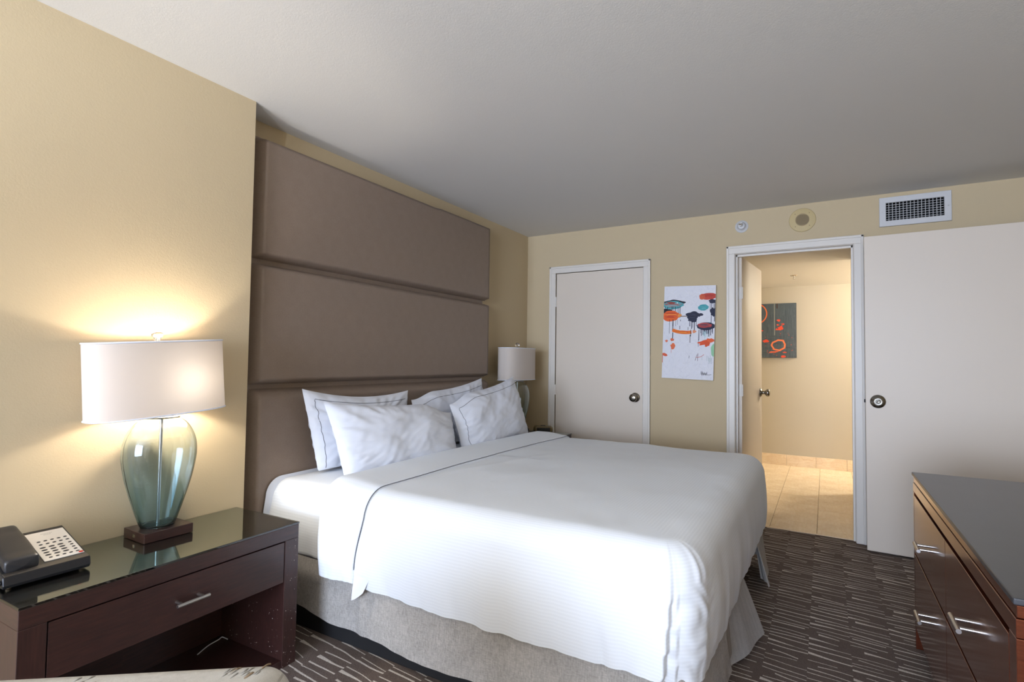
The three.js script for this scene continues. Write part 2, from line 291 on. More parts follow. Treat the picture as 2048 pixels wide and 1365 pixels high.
{
  const s = thing('wall_speaker', 'round beige perforated speaker cover between sprinkler and vent', 'speaker', [2.26, 2.247, 0]);
  const pl = lathe([[.0, .0], [.085, 0], [.086, .003], [.082, .008], [.048, .014], [.046, .0125], [0, .0125]], 56); pl.rotateX(Math.PI / 2); mesh('cover_plate', pl, M.cream, s);
  const gr = mesh('grille', cyl(.045, .045, .002, 0, 0, .0132, 'z', 40), M.creamMesh, s);
  const holes = []; for (let i = -11; i <= 11; i++) for (let j = -11; j <= 11; j++) if (i * i + j * j < 118) holes.push(cyl(.0012, .0012, .0006, i * .0038 + (j & 1) * .0019, j * .0035, .0143, 'z', 6));
  const hm = mesh('perforation', holes, M.duct, gr); hm.userData.kind = 'stuff';
  for (const a of [.8, 2.36, 3.95, 5.5]) mesh('screw', cyl(.003, .003, .0016, .064 * Math.cos(a), .064 * Math.sin(a), .0115, 'z', 12), M.worn, s);
}
{
  const s = thing('wall_sprinkler', 'small white sidewall sprinkler beside the speaker cover', 'sprinkler', [1.855, 2.247, 0]);
  const e = lathe([[0, 0], [.047, 0], [.047, .003], [.04, .008], [.027, .011], [.027, .03], [.02, .033], [0, .033]], 44); e.rotateX(Math.PI / 2); mesh('escutcheon', e, M.ventGrey, s);
  mesh('head', cyl(.008, .011, .022, 0, 0, .044, 'z', 20), M.chrome, s);
  mesh('deflector', [bx(-.014, .014, .008, .010, .045, .075), bx(-.012, .012, -.008, .01, .072, .0745), bx(-.002, .002, -.008, .009, .05, .073)], M.chrome, s);
  mesh('bulb', cyl(.002, .002, .02, 0, .0, .062, 'z', 10), M.red, s);
}
{
  const s = thing('ceiling_sprinkler', 'small pendant sprinkler on the bathroom ceiling', 'sprinkler', [2.118, BC, -1.95]);
  mesh('escutcheon', cyl(.035, .028, .008, 0, -.004, 0), M.chrome, s); mesh('head', cyl(.008, .006, .03, 0, -.023, 0), M.chrome, s); mesh('deflector', cyl(.014, .014, .002, 0, -.039, 0), M.chrome, s);
}
// ------------------------------------------------------------------ pictures
function canvasTex(w, h, draw) { const c = document.createElement('canvas'); c.width = w; c.height = h; const x = c.getContext('2d'); draw(x, w, h); const t = new THREE.CanvasTexture(c); t.colorSpace = THREE.SRGBColorSpace; return t; }
function blob(x, cx, cy, rx, ry, c, wob = .15, rot = 0) { x.fillStyle = c; x.beginPath(); const ph = rnd() * 9; for (let i = 0; i <= 40; i++) { const a = i / 40 * Math.PI * 2, k = 1 + wob * noise(Math.cos(a) * 1.6 + ph, Math.sin(a) * 1.6, ph) * 2; const px = Math.cos(a) * rx * k, py = Math.sin(a) * ry * k; const X = cx + px * Math.cos(rot) - py * Math.sin(rot), Y = cy + px * Math.sin(rot) + py * Math.cos(rot); i ? x.lineTo(X, Y) : x.moveTo(X, Y); } x.closePath(); x.fill(); }
function streaks(x, cx, cy, rx, ry, cols, n) { for (let i = 0; i < n; i++) { const yy = cy + rr(-ry, ry) * .8, L = rx * Math.sqrt(Math.max(.05, 1 - ((yy - cy) / ry) ** 2)) * rr(.4, .95), ox = rr(-.2, .2) * rx; x.strokeStyle = cols[Math.floor(rnd() * cols.length)]; x.lineWidth = rr(2, 8); x.beginPath(); x.moveTo(cx + ox - L, yy + rr(-6, 6)); x.quadraticCurveTo(cx + ox, yy - rr(2, 12), cx + ox + L, yy + rr(-5, 5)); x.stroke(); } }
function drip(x, px, y0, y1, w, c) { x.strokeStyle = c; x.lineWidth = w; x.lineCap = 'round'; x.beginPath(); x.moveTo(px, y0); x.lineTo(px + rr(-2, 2), y1); x.stroke(); }
function painting(name, label, w, h, d, pos, roll, tex, edge) {
  const t = thing(name, label, 'painting', pos); t.rotation.z = roll;
  mesh('canvas_block', bx(-w / 2, w / 2, -h / 2, h / 2, -d / 2, d / 2, .002), edge, t);
  const f = new THREE.PlaneGeometry(w - .002, h - .002); f.translate(0, 0, d / 2 + .0006); mesh('painted_face', f, std({ map: tex, roughness: .7 }), t); return t;
}
{
  const tex = canvasTex(800, 1480, (x, W, Hh) => {
    x.fillStyle = 'rgb(226,226,232)'; x.fillRect(0, 0, W, Hh);
    for (let i = 0; i < 900; i++) { const k = rr(-14, 10); x.strokeStyle = `rgba(${224 + k},${224 + k},${233 + k},.5)`; x.lineWidth = rr(3, 16); const px = rr(0, W), py = rr(0, Hh); x.beginPath(); x.moveTo(px, py); x.lineTo(px + rr(-60, 60), py + rr(-60, 60)); x.stroke(); }
    for (let i = 0; i < 90; i++) { x.strokeStyle = 'rgba(150,150,165,.25)'; x.lineWidth = rr(1, 2.5); const px = rr(0, W), py = rr(300, Hh); x.beginPath(); x.moveTo(px, py); x.lineTo(px + rr(-10, 10), py + rr(15, 80)); x.stroke(); }
    const nv = 'rgb(38,42,66)', dk = 'rgb(30,30,42)', or = 'rgb(232,100,42)', rd = 'rgb(196,72,58)', tl = 'rgb(78,164,172)';
    // dark and teal boat, upper left
    blob(x, 150, 262, 165, 45, dk, .2); blob(x, 140, 300, 175, 62, tl, .1); streaks(x, 140, 295, 150, 46, [rd, rd, tl, 'rgb(150,48,44)', 'rgb(120,190,196)'], 30); blob(x, 110, 268, 70, 16, 'rgb(150,70,60)', .15); x.fillStyle = '#fff'; x.fillRect(205, 262, 18, 14); blob(x, 50, 400, 80, 40, dk, .2);
    for (const p of [20, 60, 130, 150, 185, 215, 240, 262]) drip(x, p, 330, rr(400, 560), rr(4, 11), dk);
    blob(x, 112, 475, 150, 80, or, .12); streaks(x, 110, 475, 120, 60, ['rgb(246,132,52)', 'rgb(214,78,38)', 'rgb(244,150,70)', 'rgb(188,66,40)'], 34); blob(x, 255, 470, 34, 26, 'rgb(236,150,74)', .2);
    x.strokeStyle = 'rgb(120,96,70)'; x.lineWidth = 12; x.beginPath(); x.moveTo(270, 485); x.lineTo(410, 480); x.stroke();
    for (const [p, b] of [[100, 760], [150, 720], [160, 840], [200, 640], [225, 620], [272, 560]]) drip(x, p, 540, b, rr(3, 8), dk);
    // navy mass, centre
    blob(x, 470, 465, 95, 55, nv, .2); blob(x, 455, 520, 75, 60, nv, .2); blob(x, 560, 462, 58, 26, nv, .2); streaks(x, 470, 480, 80, 40, ['rgb(70,72,98)', 'rgb(30,32,52)'], 16);
    for (const [p, b] of [[420, 640], [450, 680], [470, 660], [492, 730], [520, 640]]) drip(x, p, 520, b, rr(4, 12), nv);
    // red bar, upper right, with navy below
    blob(x, 690, 172, 130, 52, rd, .1); blob(x, 600, 176, 46, 46, 'rgb(212,98,64)', .1); streaks(x, 690, 172, 100, 36, ['rgb(214,96,78)', 'rgb(176,56,48)'], 16);
    blob(x, 620, 345, 78, 50, tl, .16); streaks(x, 620, 345, 60, 36, ['rgb(104,184,190)', 'rgb(58,144,156)'], 14);
    blob(x, 762, 250, 62, 34, nv, .2); blob(x, 770, 420, 44, 70, nv, .2); for (const [p, b] of [[722, 400], [745, 620], [772, 430], [792, 560]]) drip(x, p, 250, b, rr(5, 11), nv);
    // red fish over navy, right
    blob(x, 670, 640, 135, 62, nv, .12); blob(x, 650, 625, 110, 40, 'rgb(178,66,66)', .12); streaks(x, 650, 622, 90, 30, ['rgb(206,98,86)', 'rgb(150,50,60)', 'rgb(70,60,80)'], 16);
    for (let i = 0; i < 16; i++) drip(x, rr(560, 780), 670, rr(720, 800), rr(4, 12), nv); for (let i = 0; i < 10; i++) drip(x, rr(620, 740), 720, rr(780, 860), rr(2, 4), 'rgb(150,200,206)'); drip(x, 565, 700, 860, 10, nv); drip(x, 560, 850, 960, 6, 'rgb(50,70,100)');
    // orange arc, centre left
    x.strokeStyle = 'rgb(236,118,36)'; x.lineCap = 'butt'; x.lineWidth = 52; x.beginPath(); x.moveTo(150, 705); x.quadraticCurveTo(280, 760, 450, 735); x.stroke(); streaks(x, 300, 735, 130, 20, ['rgb(248,152,50)', 'rgb(222,92,36)'], 14); blob(x, 490, 725, 30, 22, 'rgb(230,150,110)', .3);
    for (const [p, a, b] of [[155, 750, 850], [265, 640, 690], [395, 660, 700], [440, 700, 800], [430, 780, 900], [150, 560, 640]]) drip(x, p, a, b, rr(5, 10), dk);
    // small orange marks
    blob(x, 60, 882, 22, 16, 'rgb(226,112,70)', .2); blob(x, 150, 860, 30, 24, 'rgb(222,110,72)', .25); blob(x, 165, 960, 36, 44, 'rgb(226,112,70)', .2); drip(x, 140, 970, 1070, 5, rd); blob(x, 40, 1105, 42, 24, 'rgb(220,96,64)', .25, .5); drip(x, 6, 1100, 1230, 8, rd);
    blob(x, 665, 890, 110, 36, 'rgb(222,84,44)', .25, -.25); blob(x, 740, 860, 60, 30, 'rgb(230,100,56)', .3); blob(x, 690, 920, 40, 40, 'rgb(216,84,44)', .3); blob(x, 795, 1010, 42, 100, 'rgb(150,202,162)', .12);
    x.strokeStyle = 'rgb(90,60,60)'; x.lineWidth = 6; x.beginPath(); x.moveTo(545, 1090); x.lineTo(520, 1180); x.moveTo(560, 1070); x.lineTo(556, 1185); x.stroke(); x.strokeStyle = rd; x.beginPath(); x.moveTo(530, 1130); x.quadraticCurveTo(590, 1140, 650, 1085); x.stroke(); drip(x, 425, 1110, 1150, 5, dk); for (let i = 0; i < 9; i++) drip(x, rr(600, 790), rr(1090, 1140), rr(1160, 1230), 3, 'rgba(90,130,120,.6)');
    x.strokeStyle = 'rgb(62,60,66)'; x.lineWidth = 5; x.beginPath(); let sx = 612; x.moveTo(sx, 1395); for (const dy of [-45, 10, -38, 14, -26, 6, -30, 8, -22, 10, -34, 6]) { sx += 8; x.lineTo(sx, 1395 + dy); } x.lineTo(770, 1392); x.stroke();
  });
  painting('abstract_painting', 'white canvas with dripping orange, teal and navy paint, hung slightly tilted', .395, .737, .03, [1.467, 1.445, .0155], -1.7 * D2R, tex, std({ color: col(222, 214, 196), roughness: .8 }));
  const tex2 = canvasTex(640, 720, (x, W, Hh) => {
    x.fillStyle = 'rgb(78,90,98)'; x.fillRect(0, 0, W, Hh);
    for (let i = 0; i < 900; i++) { const k = rr(-26, 30); x.strokeStyle = `rgba(${78 + k},${90 + k},${100 + k},.5)`; x.lineWidth = rr(1, 7); const px = rr(0, W), py = rr(0, Hh); x.beginPath(); x.moveTo(px, py); x.lineTo(px + rr(-5, 5), py + rr(30, 140)); x.stroke(); }
    for (let i = 0; i < 160; i++) { x.strokeStyle = `rgba(40,46,48,.35)`; x.lineWidth = rr(1, 3); const py = rr(430, Hh), px = rr(0, W); x.beginPath(); x.moveTo(px, py); x.lineTo(px + rr(40, 160), py + rr(-6, 6)); x.stroke(); }
    drip(x, 390, 0, 420, 9, 'rgba(170,170,160,.8)'); drip(x, 420, 0, 60, 14, 'rgb(70,50,44)'); drip(x, 190, 300, 480, 5, 'rgba(190,190,180,.8)');
    x.lineCap = 'round'; x.strokeStyle = 'rgb(238,120,70)'; x.lineWidth = 15; x.beginPath(); x.ellipse(170, 130, 130, 135, 0, -1.1, 1.25); x.stroke();
    x.lineWidth = 20; x.strokeStyle = 'rgb(242,128,80)'; x.beginPath(); for (const [i, p] of [[430, 490], [370, 520], [355, 555], [385, 610], [450, 625], [505, 590], [510, 545], [490, 495], [430, 488]].entries()) i ? x.lineTo(...p) : x.moveTo(...p); x.stroke();
    const o = 'rgb(232,78,48)'; blob(x, 285, 500, 34, 22, o, .25); blob(x, 440, 225, 20, 12, o, .3); blob(x, 460, 330, 30, 34, o, .4); blob(x, 420, 345, 16, 12, o, .4); blob(x, 430, 285, 14, 10, o, .4); blob(x, 490, 275, 18, 8, o, .4); blob(x, 380, 645, 60, 10, 'rgb(238,100,60)', .3, -.1); blob(x, 505, 650, 22, 9, o, .3); blob(x, 490, 705, 30, 14, o, .2); blob(x, 245, 360, 14, 8, o, .3);
    for (let i = 0; i < 26; i++) blob(x, rr(150, 620), rr(380, 700), rr(2, 6), rr(2, 5), o, .3);
  });
  painting('dark_painting', 'dark grey canvas with orange rings on the bathroom wall', .6, .655, .03, [1.803, 1.611, BZ + .0155], 0, tex2, std({ color: col(52, 54, 54), roughness: .8 }));
}
// ------------------------------------------------------------------ headboard
{
  const hb = thing('headboard', 'floor-to-ceiling brown upholstered headboard of three stacked panels', 'headboard');
  mesh('backing_board', bx(.002, .055, .0, 2.263, .835, PZ - .004, .004), M.leather, hb);
  const Z0 = .803, Z1 = 2.815;
  const pan = (y0, y1, kink) => {
    const g = new RoundedBoxGeometry(.056, y1 - y0, Z1 - Z0, 6, .024); // padded: swollen middle, pulled-in rim
    g.translate(.083, (y0 + y1) / 2, (Z0 + Z1) / 2);
    const p = g.attributes.position; for (let i = 0; i < p.count; i++) { const x = p.getX(i), y = p.getY(i), z = p.getZ(i); const e = .0025 * noise(y * 3, z * 2.2, y0 * 7); if (x > .08) p.setX(i, x + e); const top = (y - y0) / (y1 - y0); if (kink && top > .9) p.setY(i, y - .006 * sstep(1.46, 1.5, z)); else p.setY(i, y + .002 * noise(z * 5, y0 * 3)); }
    return uvm(g);
  };
  const sub = (y0, y1, k) => { // dense front so that the swelling shows
    const g = grid(90, 36, (u, v) => { const z = lerp(Z1, Z0, u), y = lerp(y0, y1, v), eu = Math.min(u, 1 - u) * (Z1 - Z0), ev = Math.min(v, 1 - v) * (y1 - y0), r = .017, f = d => d >= r ? 1 : Math.sqrt(1 - (1 - d / r) ** 2); const x = .056 + .054 * Math.min(f(eu), f(ev)) + .003 * sstep(0, .25, eu) * sstep(0, .2, ev) + .0016 * noise(y * 4, z * 2.6, k); return [x, y - (k === 3 && v > .5 ? .007 * sstep(1.45, 1.5, z) * v : 0), z]; }, (u, v) => [lerp(Z1, Z0, u), lerp(y0, y1, v)]);
    return g;
  };
  for (const [y0, y1, k] of [[.08, 1.052, 1], [1.074, 1.650, 2], [1.675, 2.263, 3]]) {
    mesh('panel', sub(y0, y1, k), M.leather, hb);
  }
}
// ------------------------------------------------------------------ bed
const BN = 2.72, BF = .79; // mattress sides
{
  const b = thing('bed_base', 'king bed base in a beige linen skirt over a black plinth', 'bed base');
  mesh('plinth', bx(.14, 1.98, 0, .2, .85, 2.715, .006), M.black, b);
  mesh('box_spring', bx(.13, 2.02, .2, .312, .8, 2.71, .02), M.cotton, b);
  // skirt panels hang from the box spring; hems wave
  const sk = (name, fn, n = 80, nv = 20) => mesh(name, grid(n, nv, fn, (u, v) => [u * 1.9, v * .3]), M.skirt, b);
  // near side and the corner of the foot in one length
  const NR0 = .09, XE = 2.055, ZE = 2.74, LA = XE - NR0 - .13, LB = NR0 * Math.PI / 2, LCn = .42, LT = LA + LB + LCn;
  sk('skirt_panel', (u, v) => {
    const q = u * LT, w = 1 - v; let x, z, nx, nz;
    if (q < LA) { x = .13 + q; z = ZE; nx = 0; nz = 1; } else if (q < LA + LB) { const a = (q - LA) / NR0; nx = Math.sin(a); nz = Math.cos(a); x = XE - NR0 + NR0 * nx; z = ZE - NR0 + NR0 * nz; } else { x = XE; z = ZE - NR0 - (q - LA - LB); nx = 1; nz = 0; }
    const pleat = .010 * gauss(q - .63, .02) - .008 * gauss(q - .67, .018), slit = -.03 * gauss(q - LA - LB - .03, .006) * sstep(.8, .3, v);
    const wave = (.008 * Math.sin(q * 7.5 + .6) + .008 * noise(q * 5, 3.1) * 2 + .004 * noise(q * 17, v * 3)) * w + pleat * (.4 + v * .6) + slit;
    const hem = .078 + .012 * Math.sin(q * 3.1 + 1) + .012 * noise(q * 4, 8.3) + .03 * sstep(.5, .17, q) + .004 * noise(q * 13);
    const o = wave + .012 * w + .03 * w * sstep(LA + LB * .5, LA + LB + .2, q);
    return [x + nx * o, lerp(hem, .325, v), z + nz * o];
  }, 260, 24);
  sk('skirt_panel', (u, v) => { const x = lerp(.13, 2.04, u), w = 1 - v; return [x, lerp(.05, .325, v), .775 - .012 * w - .01 * Math.sin(x * 8) * w]; }, 80, 10);
  // loose flaps of the foot kick out over the carpet, split at the pleats
  const flap = (z0, z1, out0, out1, hem0, hem1, bow) => sk('skirt_flap', (u, v) => { const z = lerp(z0, z1, u), w = Math.pow(1 - v, .9); const o = lerp(out0, out1, Math.pow(u, 1.2)) + bow * Math.sin(u * Math.PI); return [2.04 + o * w + .006 * Math.sin(u * 9 + z0 * 5) * w, lerp(lerp(hem0, hem1, u) + .006 * Math.sin(u * Math.PI), .325, v), z]; }, 40, 16);
  flap(.79, 1.17, .05, .09, .03, .018, .0); flap(1.17, 1.12, .09, .04, .018, .04, .008);
  flap(1.735, 2.10, .115, .01, .03, .01, .012); flap(1.90, 2.2, .02, .03, .06, .05, .0);
}
{ // mattress in its white fitted sheet
  const m = thing('mattress', 'thick mattress in a white fitted sheet, bare beside the pillows', 'mattress');
  const prof = []; const r = .085, yT = .632, yB = .315, zN = BN + .022, zF = BF - .022;
  prof.push([zN - .07, yB - .004], [zN - .012, yB], [zN, yB + .02]); for (let k = 0; k <= 3; k++) prof.push([zN + .012 * Math.sin(k / 3 * Math.PI), lerp(yB + .03, yT - r, k / 3)]);
  for (let k = 1; k <= 8; k++) { const a = k / 8 * Math.PI / 2; prof.push([zN - r + r * Math.cos(a), yT - r + r * Math.sin(a)]); }
  for (let k = 1; k < 30; k++) prof.push([lerp(zN - r, zF + r, k / 30), yT + .006 * Math.sin(k / 30 * Math.PI)]);
  for (let k = 0; k <= 8; k++) { const a = Math.PI / 2 + k / 8 * Math.PI / 2; prof.push([zF + r + r * Math.cos(a), yT - r + r * Math.sin(a)]); }
  prof.push([zF, yB + .02], [zF + .02, yB]);
  const len = [0]; for (let i = 1; i < prof.length; i++) len.push(len[i - 1] + Math.hypot(prof[i][0] - prof[i - 1][0], prof[i][1] - prof[i - 1][1]));
  const nP = prof.length - 1;
  const g = grid(60, nP, (u, v) => { const i = Math.round(v * nP), x = lerp(.118, 1.6, u), [z, y] = prof[i]; const e = sstep(0, .09, x - .118), side = i < 10; const round = .05 * (1 - Math.sqrt(1 - (1 - e) ** 2)); const wr = side ? .006 * noise(x * 16, y * 5, 1) + .004 * noise(x * 40 + y * 9, 2.2) : .002 * noise(x * 9, z * 9, 4); const dz = z > 1.75 ? -1 : 1; return [x, y - (y > .5 ? round * .8 : 0) + (side ? 0 : wr), z + dz * round * .8 + (side ? wr : 0)]; }, (u, v) => [u * 1.5, len[Math.round(v * nP)]]);
  mesh('fitted_sheet', g, M.linen, m);
  const end = new THREE.Shape(); prof.forEach(([z, y], i) => i ? end.lineTo(z, y) : end.moveTo(z, y)); const eg = new THREE.ShapeGeometry(end); eg.rotateY(-Math.PI / 2); eg.translate(.119, 0, 0);
  mesh('mattress_end', eg, M.cotton, m);
  // loose sheet corner showing below the duvet
  mesh('sheet_corner', grid(8, 8, (u, v) => { const t = 1 - v, x = lerp(.745 + .0 * t, lerp(.83, .80, t), u); return [x, lerp(.33, lerp(.23, .268, Math.pow(u, 1.3)), t), 2.772 + .010 * t + .004 * Math.sin(u * 3 + t * 2)]; }), M.cotton, m);
}
{ // duvet
  const d = thing('duvet', 'white striped duvet covering the bed with turned-down top', 'duvet');
  const X0 = .58, XF = 2.085, ZNr = 2.768, ZFr = .742, YT = .663, RE = .105;
  // U-shaped perimeter, inset by q; s in 0..1 : near side, near foot corner, foot, far corner, far side
  function per(s, q) {
    const R = Math.max(.13 - q, .0005), xf = XF - q, zn = ZNr - q, zf = ZFr + q, x1 = xf - R;
    if (s < .42) return [lerp(X0, x1, s / .42), zn, 0, 1];
    if (s < .5) { const a = (s - .42) / .08 * Math.PI / 2; return [x1 + R * Math.sin(a), zn - R + R * Math.cos(a), Math.sin(a), Math.cos(a)]; }
    if (s < .72) return [xf, lerp(zn - R, zf + R, (s - .5) / .22), 1, 0];
    if (s < .8) { const a = (s - .72) / .08 * Math.PI / 2; return [xf - R + R * Math.cos(a), zf + R - R * Math.sin(a), Math.cos(a), -Math.sin(a)]; }
    return [lerp(x1, X0, (s - .8) / .2), zf, 0, -1];
  }
  const NS = 420, rows = [];
  const hemY = s => { const [x] = per(s, 0); let h = .285; if (s < .42) h = .288 - .018 * Math.sin((x - .58) * 2.0) + .008 * noise(x * 5, 1.7); const f = sstep(.40, .5, s) * sstep(.84, .74, s); return h - .035 * f + .006 * noise(s * 60, 4.4); };
  for (let k = 0; k <= 3; k++) rows.push({ t: 'roll', k: k / 3 });
  for (let k = 0; k <= 26; k++) rows.push({ t: 'side', k: k / 26 });
  for (let k = 1; k <= 12; k++) rows.push({ t: 'arc', k: k / 12 });
  for (let k = 1; k <= 46; k++) rows.push({ t: 'top', k: k / 46 });
  const NR = rows.length - 1, half = (ZNr - ZFr) / 2;
  const topY = (x, z) => YT + .012 * Math.cos((z - 1.755) / 1.02 * 1.4) - .006 + .006 * noise(x * 1.7, z * 1.7, 3) + .0035 * noise(x * 5.5, z * 4, 9) + .0016 * noise(x * 15, z * 9, 5) + .005 * gauss((x - .95) + (z - 1.9) * .25, .03) * sstep(1.4, 1.8, z) * sstep(2.5, 2.1, z);
  const geo = grid(NS, NR, (u, v) => {
    const s = u, row = rows[Math.round(v * NR)], h = hemY(s);
    const w0 = per(s, 0), perx = w0[0], perz = w0[1];
    // folds in the hanging cloth
    const along = s < .45 ? perx : s < .76 ? XF + (ZNr - perz) : XF + 2 + (XF - perx);
    const fold = y => { const low = clamp((YT - y) / .38); let o = .010 * noise(along * 6 + y * 1.2, y * 1.5, 1) * low + .006 * noise(along * 19 + y * 4, y * 3, 7) * low * low + .012 * Math.sin(y * 9 - .6) * low * .5;
      // hospital corner: the side lies over the corner in a sharp vertical pleat
      const c = perx - (2.018 - .03 * low), fade = sstep(.53, .49, s);
      if (s < .53) { if (c < 0) o += .016 * sstep(-.14, 0, c) * low; else o += fade * low * (-.010 + .007 * Math.sin((y * 1.1 + (along - 1.98) * .8) * 75 + 6 * noise(y * 8, along * 10, 2)) * (y > .42 ? 1 : .5)); }
      o += -.007 * gauss(along - 1.80, .012) * sstep(.42, .3, y);
      return o; };
    if (row.t === 'roll') { const [x, z, nx, nz] = per(s, 0), o = fold(h) - .012 - .03 * (1 - row.k); return [x + nx * o, h + .006 * (1 - row.k) - .003 * Math.sin(row.k * Math.PI), z + nz * o]; }
    if (row.t === 'side') { const y = lerp(h, YT - RE, row.k), [x, z, nx, nz] = per(s, 0), o = fold(y) + .014 * Math.sin(row.k * Math.PI) * .8 - .012 * (1 - row.k) * (1 - row.k); return [x + nx * o, y, z + nz * o]; }
    if (row.t === 'arc') { const a = row.k * Math.PI / 2, q = RE * (1 - Math.cos(a)), [x, z, nx, nz] = per(s, q), o = fold(YT - RE) * Math.cos(a), y = YT - RE + RE * Math.sin(a); return [x + nx * o, lerp(y, topY(x, z) - YT + y, Math.sin(a)), z + nz * o]; }
    const q = lerp(RE, half - .002, row.k), [x, z] = per(s, q); return [Math.max(x, X0), topY(x, z), z];
  }, (u, v) => { const row = rows[Math.round(v * NR)], w = per(u, 0); const along = u < .45 ? w[0] : u < .76 ? XF + (ZNr - w[1]) : XF + 2 + (XF - w[0]); if (row.t === 'top') { const p = per(u, lerp(RE, half, row.k)); return u < .42 || u > .8 ? [p[0], lerp(RE, half, row.k) + .5] : [along, lerp(RE, half, row.k) + .5]; } return [along, row.t === 'side' ? row.k * .3 : row.t === 'arc' ? .3 + row.k * .2 : 0]; });
  mesh('cover', geo, M.linen, d);
  // the turned-down top: a second thickness lying over the head end
  const B0 = .545, B1 = .80, th = .020; const prof = [];
  const zN = ZNr + .007, zF = ZFr - .007, yT = YT + .008, r = .11, yB = .292;
  for (let k = 0; k <= 14; k++) prof.push([zN + .008 * Math.sin(k / 14 * Math.PI), lerp(yB, yT - r, k / 14), 0, 1]);
  for (let k = 1; k <= 10; k++) { const a = k / 10 * Math.PI / 2; prof.push([zN - r + r * Math.cos(a), yT - r + r * Math.sin(a), Math.sin(a), Math.cos(a)]); }
  for (let k = 1; k < 50; k++) prof.push([lerp(zN - r, zF + r, k / 50), yT + .014 * Math.sin(k / 50 * Math.PI) * .6, 1, 0]);
  for (let k = 0; k <= 10; k++) { const a = Math.PI / 2 + k / 10 * Math.PI / 2; prof.push([zF + r + r * Math.cos(a), yT - r + r * Math.sin(a), Math.sin(a), Math.cos(a)]); }
  for (let k = 1; k <= 8; k++) prof.push([zF, lerp(yT - r, yB, k / 8), 0, -1]);
  const nP = prof.length - 1, edge = (z, y) => B1 + .012 * noise(z * 2.5, y * 3, 2) - .055 * sstep(.6, .3, y) * (z > 1.7 ? 1 : 0) + .0, head = (z, y) => B0 + .01 * noise(z * 2.2, 5) + .03 * sstep(.62, .35, y) * 0;
  const nU = 44;
  const bg = grid(nU, nP, (u, v) => { const [z, y, ny, nz] = prof[Math.round(v * nP)]; const x0 = head(z, y), x1 = edge(z, y); // around: rolled head edge, top, thin rolled inner edge
    let x, off; if (u < .18) { const a = u / .18 * Math.PI; x = x0 + .016 - .016 * Math.sin(a) * 1; off = -.016 * Math.cos(a) - .0; if (a < Math.PI / 2) { x = x0 + .016 - .016 * Math.sin(a); } } else if (u < .9) { const t = (u - .18) / .72; x = lerp(x0 + .016, x1 - .006, t); off = lerp(.016, .003, sstep(.3, 1, t)); } else { const t = (u - .9) / .1; x = x1 - .006 + .006 * Math.sin(t * Math.PI / 2); off = lerp(.003, -.012, t); }
    const low = clamp((yT - y) / .38), wr = (.007 * noise(x * 20 + y * 3, y * 2.2, 6) + .004 * noise(x * 46, y * 4, 8)) * low * (z > 1.7 ? 1 : .5) + (low < .02 ? .003 * noise(x * 6, z * 4, 3) : 0);
    return [x, y + ny * (off + wr), z + nz * (off + wr)]; }, (u, v) => { const [z, y] = prof[Math.round(v * nP)]; return [u * .26, z > 2.6 || z < .9 ? y : y + (zN - z)]; });
  mesh('turned_down_band', bg, M.linen, d);
  // dark stitched line along the lower edge of the band
  const line = []; for (let i = 3; i < prof.length - 6; i++) { const [z, y, ny, nz] = prof[i]; const x = edge(z, y) - .001; line.push([x, y + ny * -.001, z + nz * -.001]); }
  mesh('piping', tube(line, .0016, 220, 6), M.thread, d);
}
// pillows: length along z, standing on the lower long edge
function pillow(label, c, L, Hh, T, lean, roll, yaw, sd, opt = {}) {
  const g = thing('pillow', label, 'pillow', [0, 0, 0], 0, 'bed pillows');
  const n = 56, n2 = 40;
  const surf = (u, v, side) => {
    const a = Math.abs(u), b = Math.abs(v);
    const cx = (L / 2) * u * (1 - .045 * (1 - v * v)) - (opt.taper || 0) * Math.pow((1 - v) / 2, 1.4) * clamp(u), cy = (Hh / 2) * v * (1 - .13 * (1 - u * u));
    const puff = Math.pow(clamp(1 - Math.pow(a, 3.4)), .62) * Math.pow(clamp(1 - Math.pow(b, 2.6)), .62);
    let t = T / 2 * puff;
    // creases run in from the pinched corners and the short ends
    const ang = Math.atan2(v, u), rad = Math.hypot(u, v);
    t += puff * .016 * noise(u * 2.2 + sd, v * 2.0, sd * 1.7) + .010 * sstep(.45, 1, rad) * clamp(puff * 4) * noise(ang * 9 + sd, rad * 1.6, sd) + .004 * clamp(puff * 3) * noise(u * 9 + v * 5 + sd, v * 7 - u * 3, sd);
    const sag = (opt.sag || 0) * (1 - u * u) * (v > 0 ? v : 0);
    const curl = (opt.curl || 0) * sstep(.42, 1, u * (opt.end || 1)) * sstep(-.3, .9, v); // one upper corner slumps
    return new THREE.Vector3(side * t + .0 + curl * .05, cy - sag - curl, cx);
  };
  const q = new THREE.Matrix4().makeTranslation(...c).multiply(new THREE.Matrix4().makeRotationY(yaw)).multiply(new THREE.Matrix4().makeRotationZ(lean)).multiply(new THREE.Matrix4().makeRotationX(roll));
  const place = p => { p.applyMatrix4(q); if (p.y < .66) p.y = .646 + (p.y - .66) * .06 + .014 * Math.exp((p.y - .66) * 20); return p; };
  const f = side => grid(n, n2, (u, v) => { const p = place(surf(side > 0 ? 1 - 2 * u : 2 * u - 1, 2 * v - 1, side)); return [p.x, p.y, p.z]; }, (u, v) => [u * L, v * Hh]);
  mesh('pillowcase', [f(1), f(-1)], M.cotton, g);
  if (opt.line) { const e = .045, pts = []; const U = 1 - 2 * e / L, V = 1 - 2 * e / Hh; const path = opt.line; for (const [u0, v0, u1, v1] of path) for (let k = 0; k < 24; k++) { const p = surf(lerp(u0, u1, k / 24) * U, lerp(v0, v1, k / 24) * V, 1); p.x += .0006; place(p); pts.push([p.x, p.y, p.z]); } const [u0, v0, u1, v1] = path[path.length - 1]; const p = surf(u1 * U, v1 * V, 1); place(p); pts.push([p.x, p.y, p.z]); mesh('stitched_line', tube(pts, .0013, pts.length * 2, 5), M.thread, g); }
  return g;
}
